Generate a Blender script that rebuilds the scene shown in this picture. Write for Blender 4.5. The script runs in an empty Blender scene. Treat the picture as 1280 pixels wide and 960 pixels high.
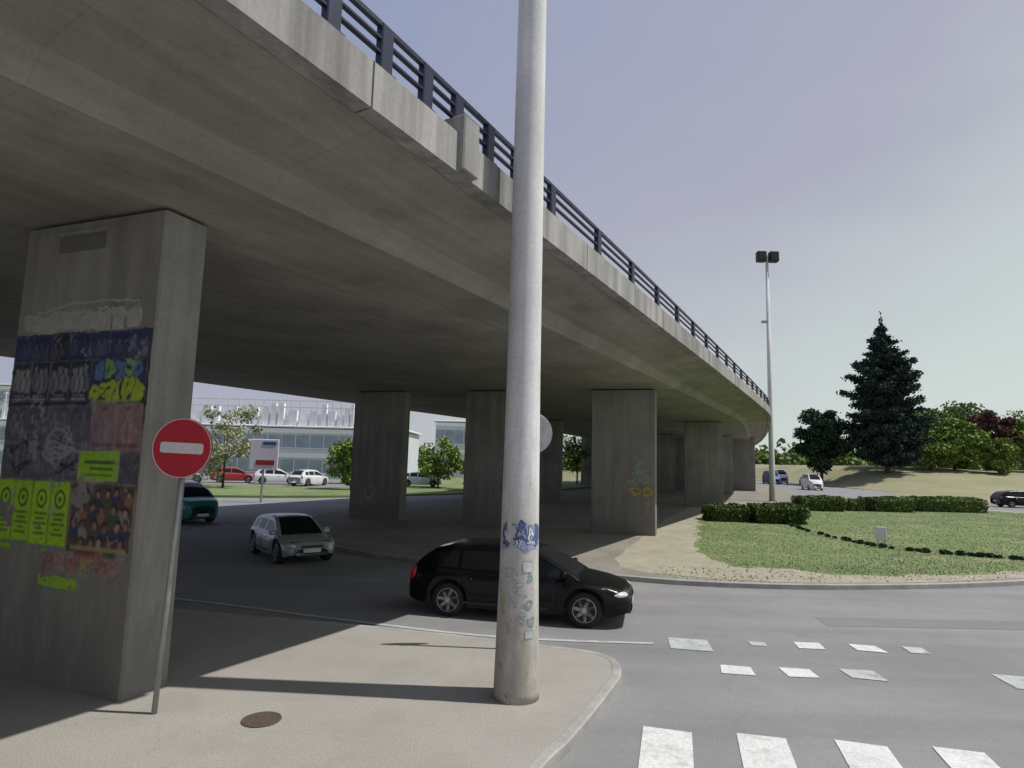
import bpy, math, random
import numpy as np
from mathutils import Vector, Matrix, noise
from mathutils.geometry import tessellate_polygon
random.seed(7); np.random.seed(7)
sc=bpy.context.scene
COL=sc.collection
R=math.radians
# ------------------------------------------------------------------ materials
def newmat(name):
    m=bpy.data.materials.new(name); m.use_nodes=True
    nt=m.node_tree; b=nt.nodes["Principled BSDF"]
    return m,nt,b
def N(nt,t,**k):
    n=nt.nodes.new(t)
    for a,v in k.items(): setattr(n,a,v)
    return n
def ramp(nt,fac,stops):
    r=N(nt,"ShaderNodeValToRGB"); e=r.color_ramp.elements
    while len(e)<len(stops): e.new(0.5)
    for i,(p,c) in enumerate(stops):
        e[i].position=p; e[i].color=(c[0],c[1],c[2],1)
    nt.links.new(fac,r.inputs[0]); return r.outputs[0]
def nz(nt,vec,scale,detail=6,rough=.6):
    n=N(nt,"ShaderNodeTexNoise"); n.inputs["Scale"].default_value=scale
    n.inputs["Detail"].default_value=detail; n.inputs["Roughness"].default_value=rough
    if vec is not None: nt.links.new(vec,n.inputs["Vector"])
    return n.outputs[0]
def mapping(nt,vec,sc_):
    m=N(nt,"ShaderNodeMapping"); m.inputs["Scale"].default_value=sc_
    nt.links.new(vec,m.inputs[0]); return m.outputs[0]
def mixc(nt,mode,fac,a,b):
    m=N(nt,"ShaderNodeMix",data_type='RGBA',blend_type=mode)
    if isinstance(fac,(int,float)): m.inputs[0].default_value=fac
    else: nt.links.new(fac,m.inputs[0])
    for s,v in ((6,a),(7,b)):
        if isinstance(v,tuple): m.inputs[s].default_value=(v[0],v[1],v[2],1)
        else: nt.links.new(v,m.inputs[s])
    return m.outputs[2]
def bump(nt,b,h,strength,dist=.02):
    bp=N(nt,"ShaderNodeBump"); bp.inputs["Strength"].default_value=strength
    bp.inputs["Distance"].default_value=dist
    nt.links.new(h,bp.inputs["Height"]); nt.links.new(bp.outputs[0],b.inputs["Normal"])
def simple(name,c,rough=.6,metal=0,var=.15,scale=6,coat=0,spec=None):
    m,nt,b=newmat(name)
    g=N(nt,"ShaderNodeNewGeometry").outputs["Position"]
    n=nz(nt,g,scale,5)
    k0=1-var; k1=1+var
    col=ramp(nt,n,[(.3,tuple(x*k0 for x in c)),(.7,tuple(min(1,x*k1) for x in c))])
    nt.links.new(col,b.inputs["Base Color"]); b.inputs["Roughness"].default_value=rough
    b.inputs["Metallic"].default_value=metal
    if coat: b.inputs["Coat Weight"].default_value=coat
    if spec is not None: b.inputs["Specular IOR Level"].default_value=spec
    return m
def speckle(name,c,scale1=.5,scale2=40,var=.2,rough=.9,bs=.3,stain=None,spk=.12,crack=0,tracks=0):
    m,nt,b=newmat(name)
    g=N(nt,"ShaderNodeNewGeometry").outputs["Position"]
    a=ramp(nt,nz(nt,g,scale1,8,.65),[(.3,tuple(x*(1-var) for x in c)),(.7,tuple(x*(1+var) for x in c))])
    s=ramp(nt,nz(nt,g,scale2,4,.7),[(.35,(1-spk*2,)*3),(.65,(1+spk,)*3)])
    col=mixc(nt,'MULTIPLY',1,a,s)
    if stain:
        f=ramp(nt,nz(nt,g,stain[1],5,.6),[(.52,(0,0,0)),(.66,(stain[2],)*3)])
        col=mixc(nt,'MIX',f,col,stain[0])
    if tracks:
        t=ramp(nt,nz(nt,mapping(nt,g,(.06,1.1,1)),1.0,4,.55),[(.38,(1-tracks,)*3),(.62,(1+tracks,)*3)])
        col=mixc(nt,'MULTIPLY',1,col,t)
    if crack:
        w=N(nt,"ShaderNodeVectorMath",operation='ADD'); nn=N(nt,"ShaderNodeTexNoise"); nn.inputs["Scale"].default_value=1.6; nn.inputs["Detail"].default_value=5
        nt.links.new(g,nn.inputs["Vector"]); nt.links.new(g,w.inputs[0]); nt.links.new(nn.outputs[1],w.inputs[1])
        vo=N(nt,"ShaderNodeTexVoronoi",feature='DISTANCE_TO_EDGE'); vo.inputs["Scale"].default_value=.22
        nt.links.new(w.outputs[0],vo.inputs["Vector"])
        ln=ramp(nt,vo.outputs[0],[(.0,(1-crack,)*3),(.006,(1,1,1))])
        col=mixc(nt,'MULTIPLY',1,col,ln)
    nt.links.new(col,b.inputs["Base Color"]); b.inputs["Roughness"].default_value=rough
    bump(nt,b,nz(nt,g,scale2,4,.7),bs,.01)
    return m
def concrete(name,c,uv=False,streak=.35,lo=.72,dirt=None,spots=None):
    m,nt,b=newmat(name)
    g=N(nt,"ShaderNodeNewGeometry").outputs["Position"]
    a=ramp(nt,nz(nt,g,.45,9,.62),[(.28,tuple(x*lo for x in c)),(.72,tuple(x*1.2 for x in c))])
    fine=ramp(nt,nz(nt,g,22,6,.7),[(.3,(.86,)*3),(.7,(1.07,)*3)])
    col=mixc(nt,'MULTIPLY',1,a,fine)
    st=ramp(nt,nz(nt,mapping(nt,g,(3.2,3.2,.22)),1,6,.6),[(.35,(1,1,1)),(.75,(1-streak,1-streak,1-streak*.95))])
    if not uv: col=mixc(nt,'MULTIPLY',1,col,st)
    else:
        t=N(nt,"ShaderNodeTexCoord").outputs["UV"]
        br=N(nt,"ShaderNodeTexBrick"); br.offset=0; br.inputs["Scale"].default_value=1
        br.inputs["Brick Width"].default_value=2.6; br.inputs["Row Height"].default_value=1.1
        br.inputs["Mortar Size"].default_value=.012; br.inputs["Mortar Smooth"].default_value=.6
        br.inputs["Color1"].default_value=(1,1,1,1); br.inputs["Color2"].default_value=(.92,.92,.92,1); br.inputs["Mortar"].default_value=(.8,.8,.8,1)
        nt.links.new(t,br.inputs["Vector"])
        col=mixc(nt,'MULTIPLY',.8,col,br.outputs[0])
        st2=ramp(nt,nz(nt,mapping(nt,t,(.12,2.5,1)),1.5,6,.6),[(.3,(.84,.835,.82)),(.7,(1.09,1.085,1.07))])
        col=mixc(nt,'MULTIPLY',1,col,st2)
        blot=ramp(nt,nz(nt,g,1.1,7,.65),[(.55,(1,1,1)),(.72,(.80,.79,.78))])
        col=mixc(nt,'MULTIPLY',1,col,blot)
    if dirt:
        sp=N(nt,"ShaderNodeSeparateXYZ"); nt.links.new(g,sp.inputs[0])
        ad=N(nt,"ShaderNodeMath",operation='MULTIPLY_ADD'); nt.links.new(nz(nt,mapping(nt,g,(5,5,1.3)),1.3,8,.68),ad.inputs[0]); ad.inputs[1].default_value=-5.0; nt.links.new(sp.outputs[2],ad.inputs[2])
        ad2=N(nt,"ShaderNodeMath",operation='MULTIPLY_ADD'); nt.links.new(ad.outputs[0],ad2.inputs[0]); ad2.inputs[1].default_value=.33; ad2.inputs[2].default_value=.75
        f=ramp(nt,ad2.outputs[0],[(0,(.85,)*3),(.45,(.45,)*3),(1,(0,0,0))])
        col=mixc(nt,'MIX',f,col,dirt)
        if spots:
            sm=ramp(nt,nz(nt,mapping(nt,g,(9,9,5)),1.0,6,.65),[(.60,(0,0,0)),(.66,(.75,)*3)])
            zf=ramp(nt,ad2.outputs[0],[(0,(1,1,1)),(1,(0,0,0))])
            mm=mixc(nt,'MULTIPLY',1,sm,zf)
            col=mixc(nt,'MIX',mm,col,spots)
    nt.links.new(col,b.inputs["Base Color"]); b.inputs["Roughness"].default_value=.92
    bump(nt,b,nz(nt,g,14,6,.7),.25,.01)
    return m
def leafmat(name,c1,c2,c3):
    m,nt,b=newmat(name)
    g=N(nt,"ShaderNodeNewGeometry")
    a=ramp(nt,g.outputs["Random Per Island"],[(0,c1),(.55,c2),(1,c3)])
    l=ramp(nt,nz(nt,g.outputs["Position"],.35,4),[(.35,(.6,.65,.65)),(.65,(1.25,1.2,1.1))])
    nt.links.new(mixc(nt,'MULTIPLY',1,a,l),b.inputs["Base Color"])
    b.inputs["Roughness"].default_value=.7
    b.inputs["Specular IOR Level"].default_value=.2
    return m
M={}
M['soffit']=concrete("deck_concrete",(.325,.312,.28),uv=True)
M['parapet']=concrete("parapet_concrete",(.37,.36,.34),streak=.6)
M['pier']=concrete("pier_concrete",(.345,.335,.31),streak=.38,dirt=(.16,.152,.135))
M['pole']=concrete("painted_pole",(.68,.68,.675),streak=.30,lo=.82,dirt=(.30,.265,.21),spots=(.17,.11,.07))
M['gap']=simple("bearing_gap_shade",(.05,.045,.04),.95)  # near-black bearing colour paints in the shadow line between pier and soffit
M['recess_shade']=simple("recess_shade_grey",(.17,.165,.15),.8)  # darker grey with the shade of the pier recess put into the colour
M['asphalt']=speckle("asphalt",(.22,.22,.222),.35,60,.12,.92,.35,stain=((.175,.175,.175),.8,.45),crack=.08,tracks=.08)
M['patch']=speckle("asphalt_patch",(.19,.19,.192),.6,60,.12,.9,.35)
M['walk']=speckle("pavement",(.315,.30,.272),.5,45,.10,.9,.3,stain=((.25,.238,.21),1.1,.45),crack=.07)
M['plaza']=speckle("plaza_paving",(.235,.22,.19),.4,30,.22,.95,.4,stain=((.16,.15,.12),.7,.6),crack=.1)
M['dirt']=speckle("dry_dirt",(.33,.305,.235),.9,18,.16,1,.4,stain=((.22,.225,.12),1.3,.6),spk=.12)
M['kerb']=speckle("kerb_stone",(.34,.335,.315),2,50,.18,.85,.2,stain=((.22,.215,.2),1.5,.6))
M['ground']=speckle("ground_earth",(.19,.19,.10),.05,3,.3,1,.3,stain=((.08,.12,.04),.06,.8))
M['grass']=speckle("grass_lawn",(.145,.195,.072),.3,30,.2,1,.5,stain=((.235,.235,.125),.45,.8),spk=.14)
M['field']=speckle("dry_field",(.26,.25,.145),.08,4,.18,1,.4,stain=((.18,.205,.095),.1,.6),spk=.10)
M['white']=speckle("road_paint",(.62,.63,.62),3,40,.12,.7,.1,stain=((.34,.34,.34),6,.6))
M['faded']=speckle("faded_road_paint",(.42,.45,.44),3,30,.15,.8,.1,stain=((.25,.25,.25),5,.9))
M['rail']=simple("dark_railing",(.022,.026,.055),.45,.3)
M['steel']=simple("galvanised_steel",(.33,.34,.34),.5,.5)
M['dark']=simple("dark_plastic",(.02,.02,.022),.6)
M['tyre']=simple("tyre_rubber",(.018,.018,.018),.85)
M['rim']=simple("alloy_rim",(.45,.46,.47),.35,.8)
M['glass']=simple("car_glass",(.010,.012,.014),.06,0,.05,spec=.3)
M['black']=simple("black_car_paint",(.004,.004,.005),.2,0,.1,spec=.3)
M['silver']=simple("silver_car_paint",(.40,.415,.43),.3,.3,.05,coat=.5)
M['teal']=simple("teal_car_paint",(.02,.20,.21),.3,0,.1,coat=.6)
M['wcar']=simple("white_car_paint",(.65,.66,.68),.35,0,.05,coat=.5)
M['redcar']=simple("red_car_paint",(.30,.03,.03),.35,0,.05,coat=.5)
M['lamp']=simple("headlight_glass",(.6,.62,.65),.12,.2,.1)
M['red']=simple("tail_light_red",(.35,.01,.01),.2)
M['signred']=simple("sign_red",(.45,.012,.03),.5,0,.1)
M['signwhite']=simple("sign_white",(.66,.63,.66),.5,0,.08,20)
M['plate']=simple("number_plate_white",(.6,.6,.55),.5)
M['bark']=simple("bark",(.07,.055,.04),.95,0,.3,12)
M['iron']=simple("cast_iron",(.10,.075,.06),.7,.3,.3,30)
M['bwall']=simple("pale_render",(.60,.62,.67),.8,0,.08,1)
M['bglass']=simple("building_glass",(.28,.34,.42),.3,0,.25,.5)
M['bwhite']=simple("white_cladding",(.82,.82,.84),.6,0,.05)
M['blue']=simple("blue_board",(.04,.08,.30),.5)
M['conifer']=leafmat("conifer_needles",(.016,.032,.032),(.030,.055,.050),(.055,.085,.065))
M['darkleaf']=leafmat("dark_leaves",(.018,.038,.024),(.030,.060,.032),(.055,.095,.045))
M['green']=leafmat("green_leaves",(.07,.12,.03),(.12,.19,.045),(.18,.25,.07))
M['redleaf']=leafmat("red_leaves",(.06,.03,.03),(.12,.055,.05),(.17,.09,.07))
M['bright']=leafmat("spring_leaves",(.11,.17,.035),(.17,.25,.055),(.23,.31,.09))
M['pale']=leafmat("pale_budding_leaves",(.20,.22,.13),(.29,.31,.18),(.38,.38,.26))
M['hedge']=leafmat("hedge_leaves",(.06,.10,.025),(.10,.155,.04),(.155,.205,.06))
M['blade']=leafmat("grass_blades",(.13,.175,.06),(.155,.205,.075),(.20,.22,.10))
def vcol(name):
    m,nt,b=newmat(name)
    a=N(nt,"ShaderNodeVertexColor"); a.layer_name="paint"
    g=N(nt,"ShaderNodeNewGeometry").outputs["Position"]
    f=ramp(nt,nz(nt,g,9,8,.75),[(.3,(.72,)*3),(.7,(1.15,)*3)])
    nt.links.new(mixc(nt,'MULTIPLY',1,a.outputs[0],f),b.inputs["Base Color"]); b.inputs["Roughness"].default_value=.7
    return m
M['graf']=vcol("spray_paint")
# ------------------------------------------------------------------ mesh helpers
def mob(name,verts,faces,mat,parent=None,smooth=False,loc=(0,0,0),rot=(0,0,0)):
    me=bpy.data.meshes.new(name); me.from_pydata([tuple(v) for v in verts],[],[tuple(f) for f in faces])
    me.validate(); me.update()
    me.materials.append(mat)
    if smooth: me.polygons.foreach_set("use_smooth",[True]*len(me.polygons))
    o=bpy.data.objects.new(name,me); COL.objects.link(o); o.location=loc; o.rotation_euler=rot
    if parent: o.parent=parent
    return o
def empty(name,loc,rotz=0,label=None,cat=None,group=None):
    o=bpy.data.objects.new(name,None); COL.objects.link(o); o.empty_display_size=.3
    o.location=loc; o.rotation_euler=(0,0,rotz); tag(o,label,cat,group); return o
def tag(o,label=None,cat=None,group=None,kind=None):
    if label: o["label"]=label
    if cat: o["category"]=cat
    if group: o["group"]=group
    if kind: o["kind"]=kind
    return o
class G:
    def __init__(s): s.v=[]; s.f=[]
    def add(s,v,f):
        b=len(s.v); s.v+= [tuple(x) for x in v]; s.f+=[tuple(i+b for i in q) for q in f]; return s
    def box(s,c,d,rz=0,bev=0,tilt=None):
        hx,hy,hz=d[0]/2,d[1]/2,d[2]/2
        if bev>0:
            b=bev; pts=[];fs=[]
            ring=[(-hx+b,-hy),(hx-b,-hy),(hx,-hy+b),(hx,hy-b),(hx-b,hy),(-hx+b,hy),(-hx,hy-b),(-hx,-hy+b)]
            r2=[(x*(1-b/hx) if abs(x)>=hx-1e-6 else x*(1-b/hx*.5),y*(1-b/hy) if abs(y)>=hy-1e-6 else y*(1-b/hy*.5)) for x,y in ring]
            for z,rr in ((-hz,r2),(-hz+b,ring),(hz-b,ring),(hz,r2)): pts+=[(x,y,z) for x,y in rr]
            for k in range(3):
                for i in range(8): fs.append((k*8+i,k*8+(i+1)%8,k*8+8+(i+1)%8,k*8+8+i))
            fs.append(tuple(range(7,-1,-1))); fs.append(tuple(range(24,32)))
        else:
            pts=[(x,y,z) for z in(-hz,hz) for x,y in((-hx,-hy),(hx,-hy),(hx,hy),(-hx,hy))]
            fs=[(3,2,1,0),(4,5,6,7),(0,1,5,4),(1,2,6,5),(2,3,7,6),(3,0,4,7)]
        cr,sr=math.cos(rz),math.sin(rz); out=[]
        for x,y,z in pts:
            if tilt: p=tilt@Vector((x,y,z)); x,y,z=p
            out.append((c[0]+x*cr-y*sr,c[1]+x*sr+y*cr,c[2]+z))
        return s.add(out,fs)
    def tube(s,p0,p1,r0,r1,n=12,cap=True):
        p0=Vector(p0);p1=Vector(p1);d=(p1-p0).normalized()
        a=d.orthogonal().normalized(); 
        if abs(d.z)>.999: a=Vector((1,0,0))
        b=d.cross(a)
        v=[];f=[]
        for p,r in((p0,r0),(p1,r1)):
            for i in range(n):
                t=2*math.pi*i/n; v.append(p+a*math.cos(t)*r+b*math.sin(t)*r)
        for i in range(n): f.append((i,(i+1)%n,n+(i+1)%n,n+i))
        if cap: f.append(tuple(range(n-1,-1,-1))); f.append(tuple(range(n,2*n)))
        return s.add(v,f)
    def lathe(s,prof,n=24,c=(0,0,0),axis='z'):
        v=[];f=[]
        for r,z in prof:
            for i in range(n):
                t=2*math.pi*i/n; x,y=r*math.cos(t),r*math.sin(t)
                p=(x,y,z) if axis=='z' else (x,z,y)
                v.append((p[0]+c[0],p[1]+c[1],p[2]+c[2]))
        for k in range(len(prof)-1):
            for i in range(n): f.append((k*n+i,k*n+(i+1)%n,(k+1)*n+(i+1)%n,(k+1)*n+i))
        f.append(tuple(range(n-1,-1,-1))); f.append(tuple(range((len(prof)-1)*n,len(prof)*n)))
        return s.add(v,f)
    def ob(s,name,mat,parent=None,smooth=False,**k): return mob(name,s.v,s.f,mat,parent,smooth,**k)
def crom(pts,n=6,closed=False):
    P=[np.array(p,float) for p in pts]; out=[]; L=len(P)
    rng=range(L) if closed else range(L-1)
    for i in rng:
        if closed: a,b,c,d=P[i-1],P[i],P[(i+1)%L],P[(i+2)%L]
        else: a,b,c,d=P[max(i-1,0)],P[i],P[i+1],P[min(i+2,L-1)]
        for k in range(n):
            t=k/n; out.append(tuple(.5*((2*b)+(-a+c)*t+(2*a-5*b+4*c-d)*t*t+(-a+3*b-3*c+d)*t**3)))
    if not closed: out.append(tuple(P[-1]))
    return out
def slab(name,poly,z,mat,zb=None,**k):
    tri=tessellate_polygon([[Vector((x,y,0)) for x,y in poly]])
    n=len(poly); v=[(x,y,z) for x,y in poly]; f=[]
    for a,b,c in tri:
        A,B,C=poly[a],poly[b],poly[c]
        if (B[0]-A[0])*(C[1]-A[1])-(B[1]-A[1])*(C[0]-A[0])<0: a,c=c,a
        f.append((a,b,c))
    if zb is not None:
        v+=[(x,y,zb) for x,y in poly]
        f+=[(i,(i+1)%n,n+(i+1)%n,n+i) for i in range(n)]
    o=mob(name,v,f,mat); tag(o,**k); return o
def kerb(name,line,w,zt,zb,closed=False,**k):
    L=len(line); V=[]
    for i in range(L):
        a=np.array(line[i-1] if (i>0 or closed) else line[i]); b=np.array(line[(i+1)%L] if (i<L-1 or closed) else line[i])
        d=b-a; d=d/np.linalg.norm(d); n=np.array((-d[1],d[0])); p=np.array(line[i])
        o_=p+n*w/2; q=p-n*w/2; o2=p+n*(w/2-.02); q2=p-n*(w/2-.02)
        V+=[(o_[0],o_[1],zb),(o_[0],o_[1],zt-.015),(o2[0],o2[1],zt),(q2[0],q2[1],zt),(q[0],q[1],zt-.015),(q[0],q[1],zb)]
    F=[]
    for i in range(L if closed else L-1):
        j=(i+1)%L
        for a in range(5): F.append((i*6+a,j*6+a,j*6+a+1,i*6+a+1))
    o=mob(name,V,F,M['kerb']); tag(o,**k); return o
# ------------------------------------------------------------------ ground
ZR=-.12
gs=[];gf=[]
n=24
xs=np.linspace(-1500,1500,n+1)
for j in range(n+1):
    for i in range(n+1): gs.append((xs[i],xs[j],ZR-.03))
for j in range(n):
    for i in range(n): a=j*(n+1)+i; gf.append((a,a+1,a+n+2,a+n+1))
tag(mob("ground",gs,gf,M['ground']),kind="structure")
slab("road",[(-90,-30),(60,-30),(90,10),(95,60),(88,84),(56,86),(53,100),(56,300),(44,300),(36,110),(10,70),(-6,52),(-14,44),(-30,40),(-90,34)],ZR,M['asphalt'],kind="structure")
slab("road_repair",[(6.2,12.5),(10.8,12.6),(10.9,13.3),(6.3,13.2)],ZR+.004,M['patch'],kind="structure")
walk=crom([(-2.2,-6),(-1.5,1),(-.6,4.3),(.30,6.34),(.70,7.1),(1.28,8.4),(1.58,9.25),(1.42,9.95),(.11,10.43),(-1.79,11.0),(-5.87,11.9),(-12,13),(-40,17)],6)
slab("pavement",walk+[(-40,-6)],0,M['walk'],ZR-.02,kind="structure")
kerb("pavement_kerb",walk,.14,.006,ZR-.02,kind="structure")
front=crom([(-9.5,32),(-8.6,25.5),(-5.6,20.8),(-2.67,18.7),(1.43,17.3),(4.9,16.2),(9,16.3),(14.5,17.7),(22,21),(30,27),(37,36),(40,45),(37,51),(30,55),(31,66),(37,90),(40,112)],6)
back=[(30,112),(20,86),(8,66),(-2,50),(-8,40)]
isl=front+back
slab("plaza",isl,0,M['plaza'],ZR-.02,kind="structure")
kerb("plaza_kerb",isl,.14,.008,ZR-.02,True,kind="structure")
dl=crom([(3.2,18.6),(5.2,16.6),(9,16.45),(14.4,17.9),(21.9,21.2),(29.8,27.1),(36.8,36),(39.6,45),(36.5,50.6),(30,54),(16,49),(9.6,36.5),(5.6,26)],6,True)
dl=[(x+.25*noise.noise(Vector((x*1.3,y*1.3,0))),y+.12*abs(noise.noise(Vector((x*1.3,y*1.3,5))))) for x,y in dl]
slab("dirt_path",dl,.004,M['dirt'],kind="structure")
lawn0=crom([(6.3,19.6),(8,18.3),(10,17.75),(15,18.95),(22,22.4),(29,28.0),(35.8,36.9),(38.4,45),(34,49.8),(25,52),(16,46),(11.3,36.5),(8,27)],14,True)
lawn=[(x+.55*noise.noise(Vector((x*.9,y*.9,2)))+.25*noise.noise(Vector((x*3,y*3,2))),y+.40*noise.noise(Vector((x*.9,y*.9,8)))+.2*noise.noise(Vector((x*3,y*3,9)))) for x,y in lawn0]
slab("lawn",lawn,.009,M['grass'],kind="structure")
slab("verge",crom([(-14,45.5),(-5,53),(8,72),(8,95),(-60,95),(-75,45),(-40,41.5),(-24,42.5)],4,True),.0,M['grass'],ZR-.02,kind="structure")
slab("car_park",[(-66,56),(-16,58),(-10,74),(-66,74)],.012,M['asphalt'],kind="structure")
mead=crom([(52.5,88),(47.5,76),(44,66),(45.5,61.5),(52,59.5),(62,60),(78,62),(110,60),(125,72),(125,92),(90,95),(60,95)],5,True)
slab("meadow",mead,ZR+.02,M['field'],ZR-.02,kind="structure")
def fieldz(x,y):
    t=max(0,min(1,(y-86.5)/30)); e=max(0,min(1,(x-54.5)/10)); e=e*e*(3-2*e)
    return ZR+.035+3.5*t**.8*e+.3*noise.noise(Vector((x*.06,y*.06,0)))*t*e
V=[];F=[]
nx,ny=60,50
for j in range(ny+1):
    for i in range(nx+1):
        x=54+i*3.6; y=86.5+j*3.0; V.append((x,y,fieldz(x,y)))
for j in range(ny):
    for i in range(nx): a=j*(nx+1)+i; F.append((a,a+1,a+nx+2,a+nx+1))
tag(mob("field",V,F,M['field'],smooth=True),kind="structure")
ZM=ZR+.009
def quadm(name,c,w,l,az,mat,jag=.0,zz=ZM):
    a=R(az); ux,uy=math.cos(a),-math.sin(a); vx,vy=math.sin(a),math.cos(a)
    P=[]
    for s,t in((-1,-1),(1,-1),(1,1),(-1,1)):
        P.append((c[0]+ux*w/2*s+vx*l/2*t+random.uniform(-jag,jag),c[1]+uy*w/2*s+vy*l/2*t+random.uniform(-jag,jag)))
    slab(name,P,zz,mat,kind="structure")
for i in range(7):
    x0=1.78+i*1.03; y1=7.57-.11*i
    az=15; l=2.6
    quadm("zebra_stripe",(x0+.11-math.sin(R(az))*l/2,y1-math.cos(R(az))*l/2),.52,l,az,M['white'],.02)
for (x,y,w,m) in [(3.45,9.72,.42,'white'),(4.36,9.66,.42,'white'),(5.3,9.66,.46,'faded'),(7.6,9.5,.6,'faded'),(5.2,11.1,.40,'white'),(6.15,11.05,.42,'white'),(6.95,11.0,.36,'faded'),(3.1,11.0,.66,'faded'),(4.35,11.15,.28,'faded')]:
    quadm("crossing_mark",(x,y),w,w*.95,8,M[m],.04)
def ribbon(name,pts,w,mat,z=ZM):
    V=[];F=[]
    for i,p in enumerate(pts):
        a=np.array(pts[max(i-1,0)]);b=np.array(pts[min(i+1,len(pts)-1)]);d=(b-a)/np.linalg.norm(b-a)
        nn=np.array((-d[1],d[0]))*w/2; V+=[(p[0]+nn[0],p[1]+nn[1],z),(p[0]-nn[0],p[1]-nn[1],z)]
    for i in range(len(pts)-1): F.append((2*i,2*i+1,2*i+3,2*i+2))
    tag(mob(name,V,F,mat),kind="structure")
ribbon("edge_line",crom([(-14,15.6),(-6.4,13.2),(-3,12.0),(-.16,11.15),(2.5,11.0)],8),.11,M['faded'])
o=G().lathe([(.21,0),(.21,.008),(.19,.010),(.185,.006),(.02,.006)],28).ob("manhole_cover",M['iron'],loc=(-2.65,7.25,.003))
tag(o,"round rusty iron manhole cover set in the pavement","manhole cover")
# ------------------------------------------------------------------ viaduct
ds=.5
def azf(s):
    if s<0: return 28.3+min(2.0,-s*.22)
    if s<35: return 28.3-.03*s
    if s<42: return 27.25-.71*(s-35)
    return max(13,22.26-.06*(s-42))
E0=(-.07,8.66)
pts={0:E0}
x,y=E0;k=0
while k<260:
    a=R(azf(k*ds)); x+=math.sin(a)*ds; y+=math.cos(a)*ds; k+=1; pts[k]=(x,y)
x,y=E0;k=0
while k>-90:
    a=R(azf(k*ds)); x-=math.sin(a)*ds; y-=math.cos(a)*ds; k-=1; pts[k]=(x,y)
def edge(s,off=0):
    k=int(math.floor(s/ds)); f=s/ds-k
    p=pts[max(-90,min(260,k))];q=pts[max(-90,min(260,k+1))]
    a=R(azf(s)); X=p[0]+(q[0]-p[0])*f-math.cos(a)*off; Y=p[1]+(q[1]-p[1])*f+math.sin(a)*off
    return X,Y,a
def sweep(prof,s0,s1,step,closed=True,cap=True):
    V=[];F=[];UV=[];n=len(prof);ss=np.arange(s0,s1+1e-6,step)
    al=[0]
    for i in range(1,n+1): al.append(al[-1]+math.hypot(prof[i%n][0]-prof[i-1][0],prof[i%n][1]-prof[i-1][1]))
    for s in ss:
        for o_,z in prof:
            X,Y,a=edge(s,o_); V.append((X,Y,z))
    for i in range(len(ss)-1):
        for j in range(n if closed else n-1):
            k=(j+1)%n
            F.append((i*n+j,(i+1)*n+j,(i+1)*n+k,i*n+k))
            UV+=[(ss[i],al[j]),(ss[i+1],al[j]),(ss[i+1],al[j+1]),(ss[i],al[j+1])]
    if cap:
        F.append(tuple(range(n)));UV+=[(0,0)]*n
        m=(len(ss)-1)*n; F.append(tuple(range(m+n-1,m-1,-1)));UV+=[(0,0)]*n
    return V,F,UV
W=23.5
via=empty("viaduct",(-5.6,8.4,0),0,"long curved grey concrete road viaduct on rectangular piers","bridge")
MI=Matrix.Translation(-via.location)
def vadd(o,par=None):
    o.parent=par or via; 
    if par is None: o.matrix_parent_inverse=MI
    return o
prof=[(.25,6.85),(.25,6.52),(1.72,6.30),(1.95,6.0),(W-2.0,6.0),(W-1.72,6.30),(W-.25,6.52),(W-.25,6.85)]
V,F,UV=sweep(prof,-40,128,2)
d=mob("deck",V,F,M['soffit'])
uvl=d.data.uv_layers.new(name="UVMap")
if len(uvl.data)==len(UV):
    for i,u in enumerate(UV): uvl.data[i].uv=u
vadd(d)
V,F,UV=sweep([(1.2,6.29),(1.2,-.15),(W-1.2,-.15),(W-1.2,6.29)],72,126,3)
vadd(mob("abutment",V,F,M['pier']))
for side in (0,1):
    s=-39.0
    g=G()
    while s<126:
        e=s+5.97
        pr=[(0,6.45),(0.0,6.96),(.04,7.0),(.30,7.0),(.30,6.50),(.22,6.45)]
        if side: pr=[(W-a,b) for a,b in pr]
        V,F,_=sweep(pr,s,e,5.97/3)
        g.add(V,F); s+=6.0
    vadd(g.ob("parapet",M['parapet']))
g=G()
X,Y,a=edge(-1.25,.09); g.box((X,Y,6.84),(.36,.36,.74),-a,.02)
vadd(g.ob("parapet_block",M['parapet']))
rail=G()
for z,h in ((7.58,.055),(7.40,.025),(7.24,.025)):
    V,F,_=sweep([(.10,z-h),(.10,z),(.16,z),(.16,z-h)],-38,126,1.0); rail.add(V,F)
ro=vadd(rail.ob("railing",M['rail']))
svals=[]
for yy in (3.0,3.7,4.4,5.0,5.62,6.3,6.95,7.54,8.24,8.95): svals.append((yy-8.66)/math.cos(R(29.8)))
s=(10.1-8.66)/math.cos(R(28.6))
while s<120: svals.append(s); s+=2.26
pm=None
pg=G().box((0,0,.265),(.10,.19,.56),0,.012).box((0,0,-.01),(.15,.26,.02))
for s in svals:
    X,Y,a=edge(s,.135)
    if pm is None: pm=pg.ob("railing_post",M['rail']); q=pm
    else: q=pm.copy(); COL.objects.link(q)
    q.location=(X,Y,7.03); q.rotation_euler=(0,0,-a)
    q.parent=ro; q.matrix_parent_inverse=Matrix.Identity(4)
def prism(c,L,D,u0,u1,d0,d1,z0,z1,b=.03):
    P=[(u0+b,d0),(u0,d0+b),(u0,d1-b),(u0+b,d1),(u1-b,d1),(u1,d1-b),(u1,d0+b),(u1-b,d0)]
    P=[c+L*a+D*q for a,q in P]
    V=[(p[0],p[1],z) for z in(z0,z1) for p in P]; F=[(i,(i+1)%8,8+(i+1)%8,8+i) for i in range(8)]
    F.append(tuple(range(8,16))); F.append(tuple(range(7,-1,-1)))
    return V,F
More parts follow.
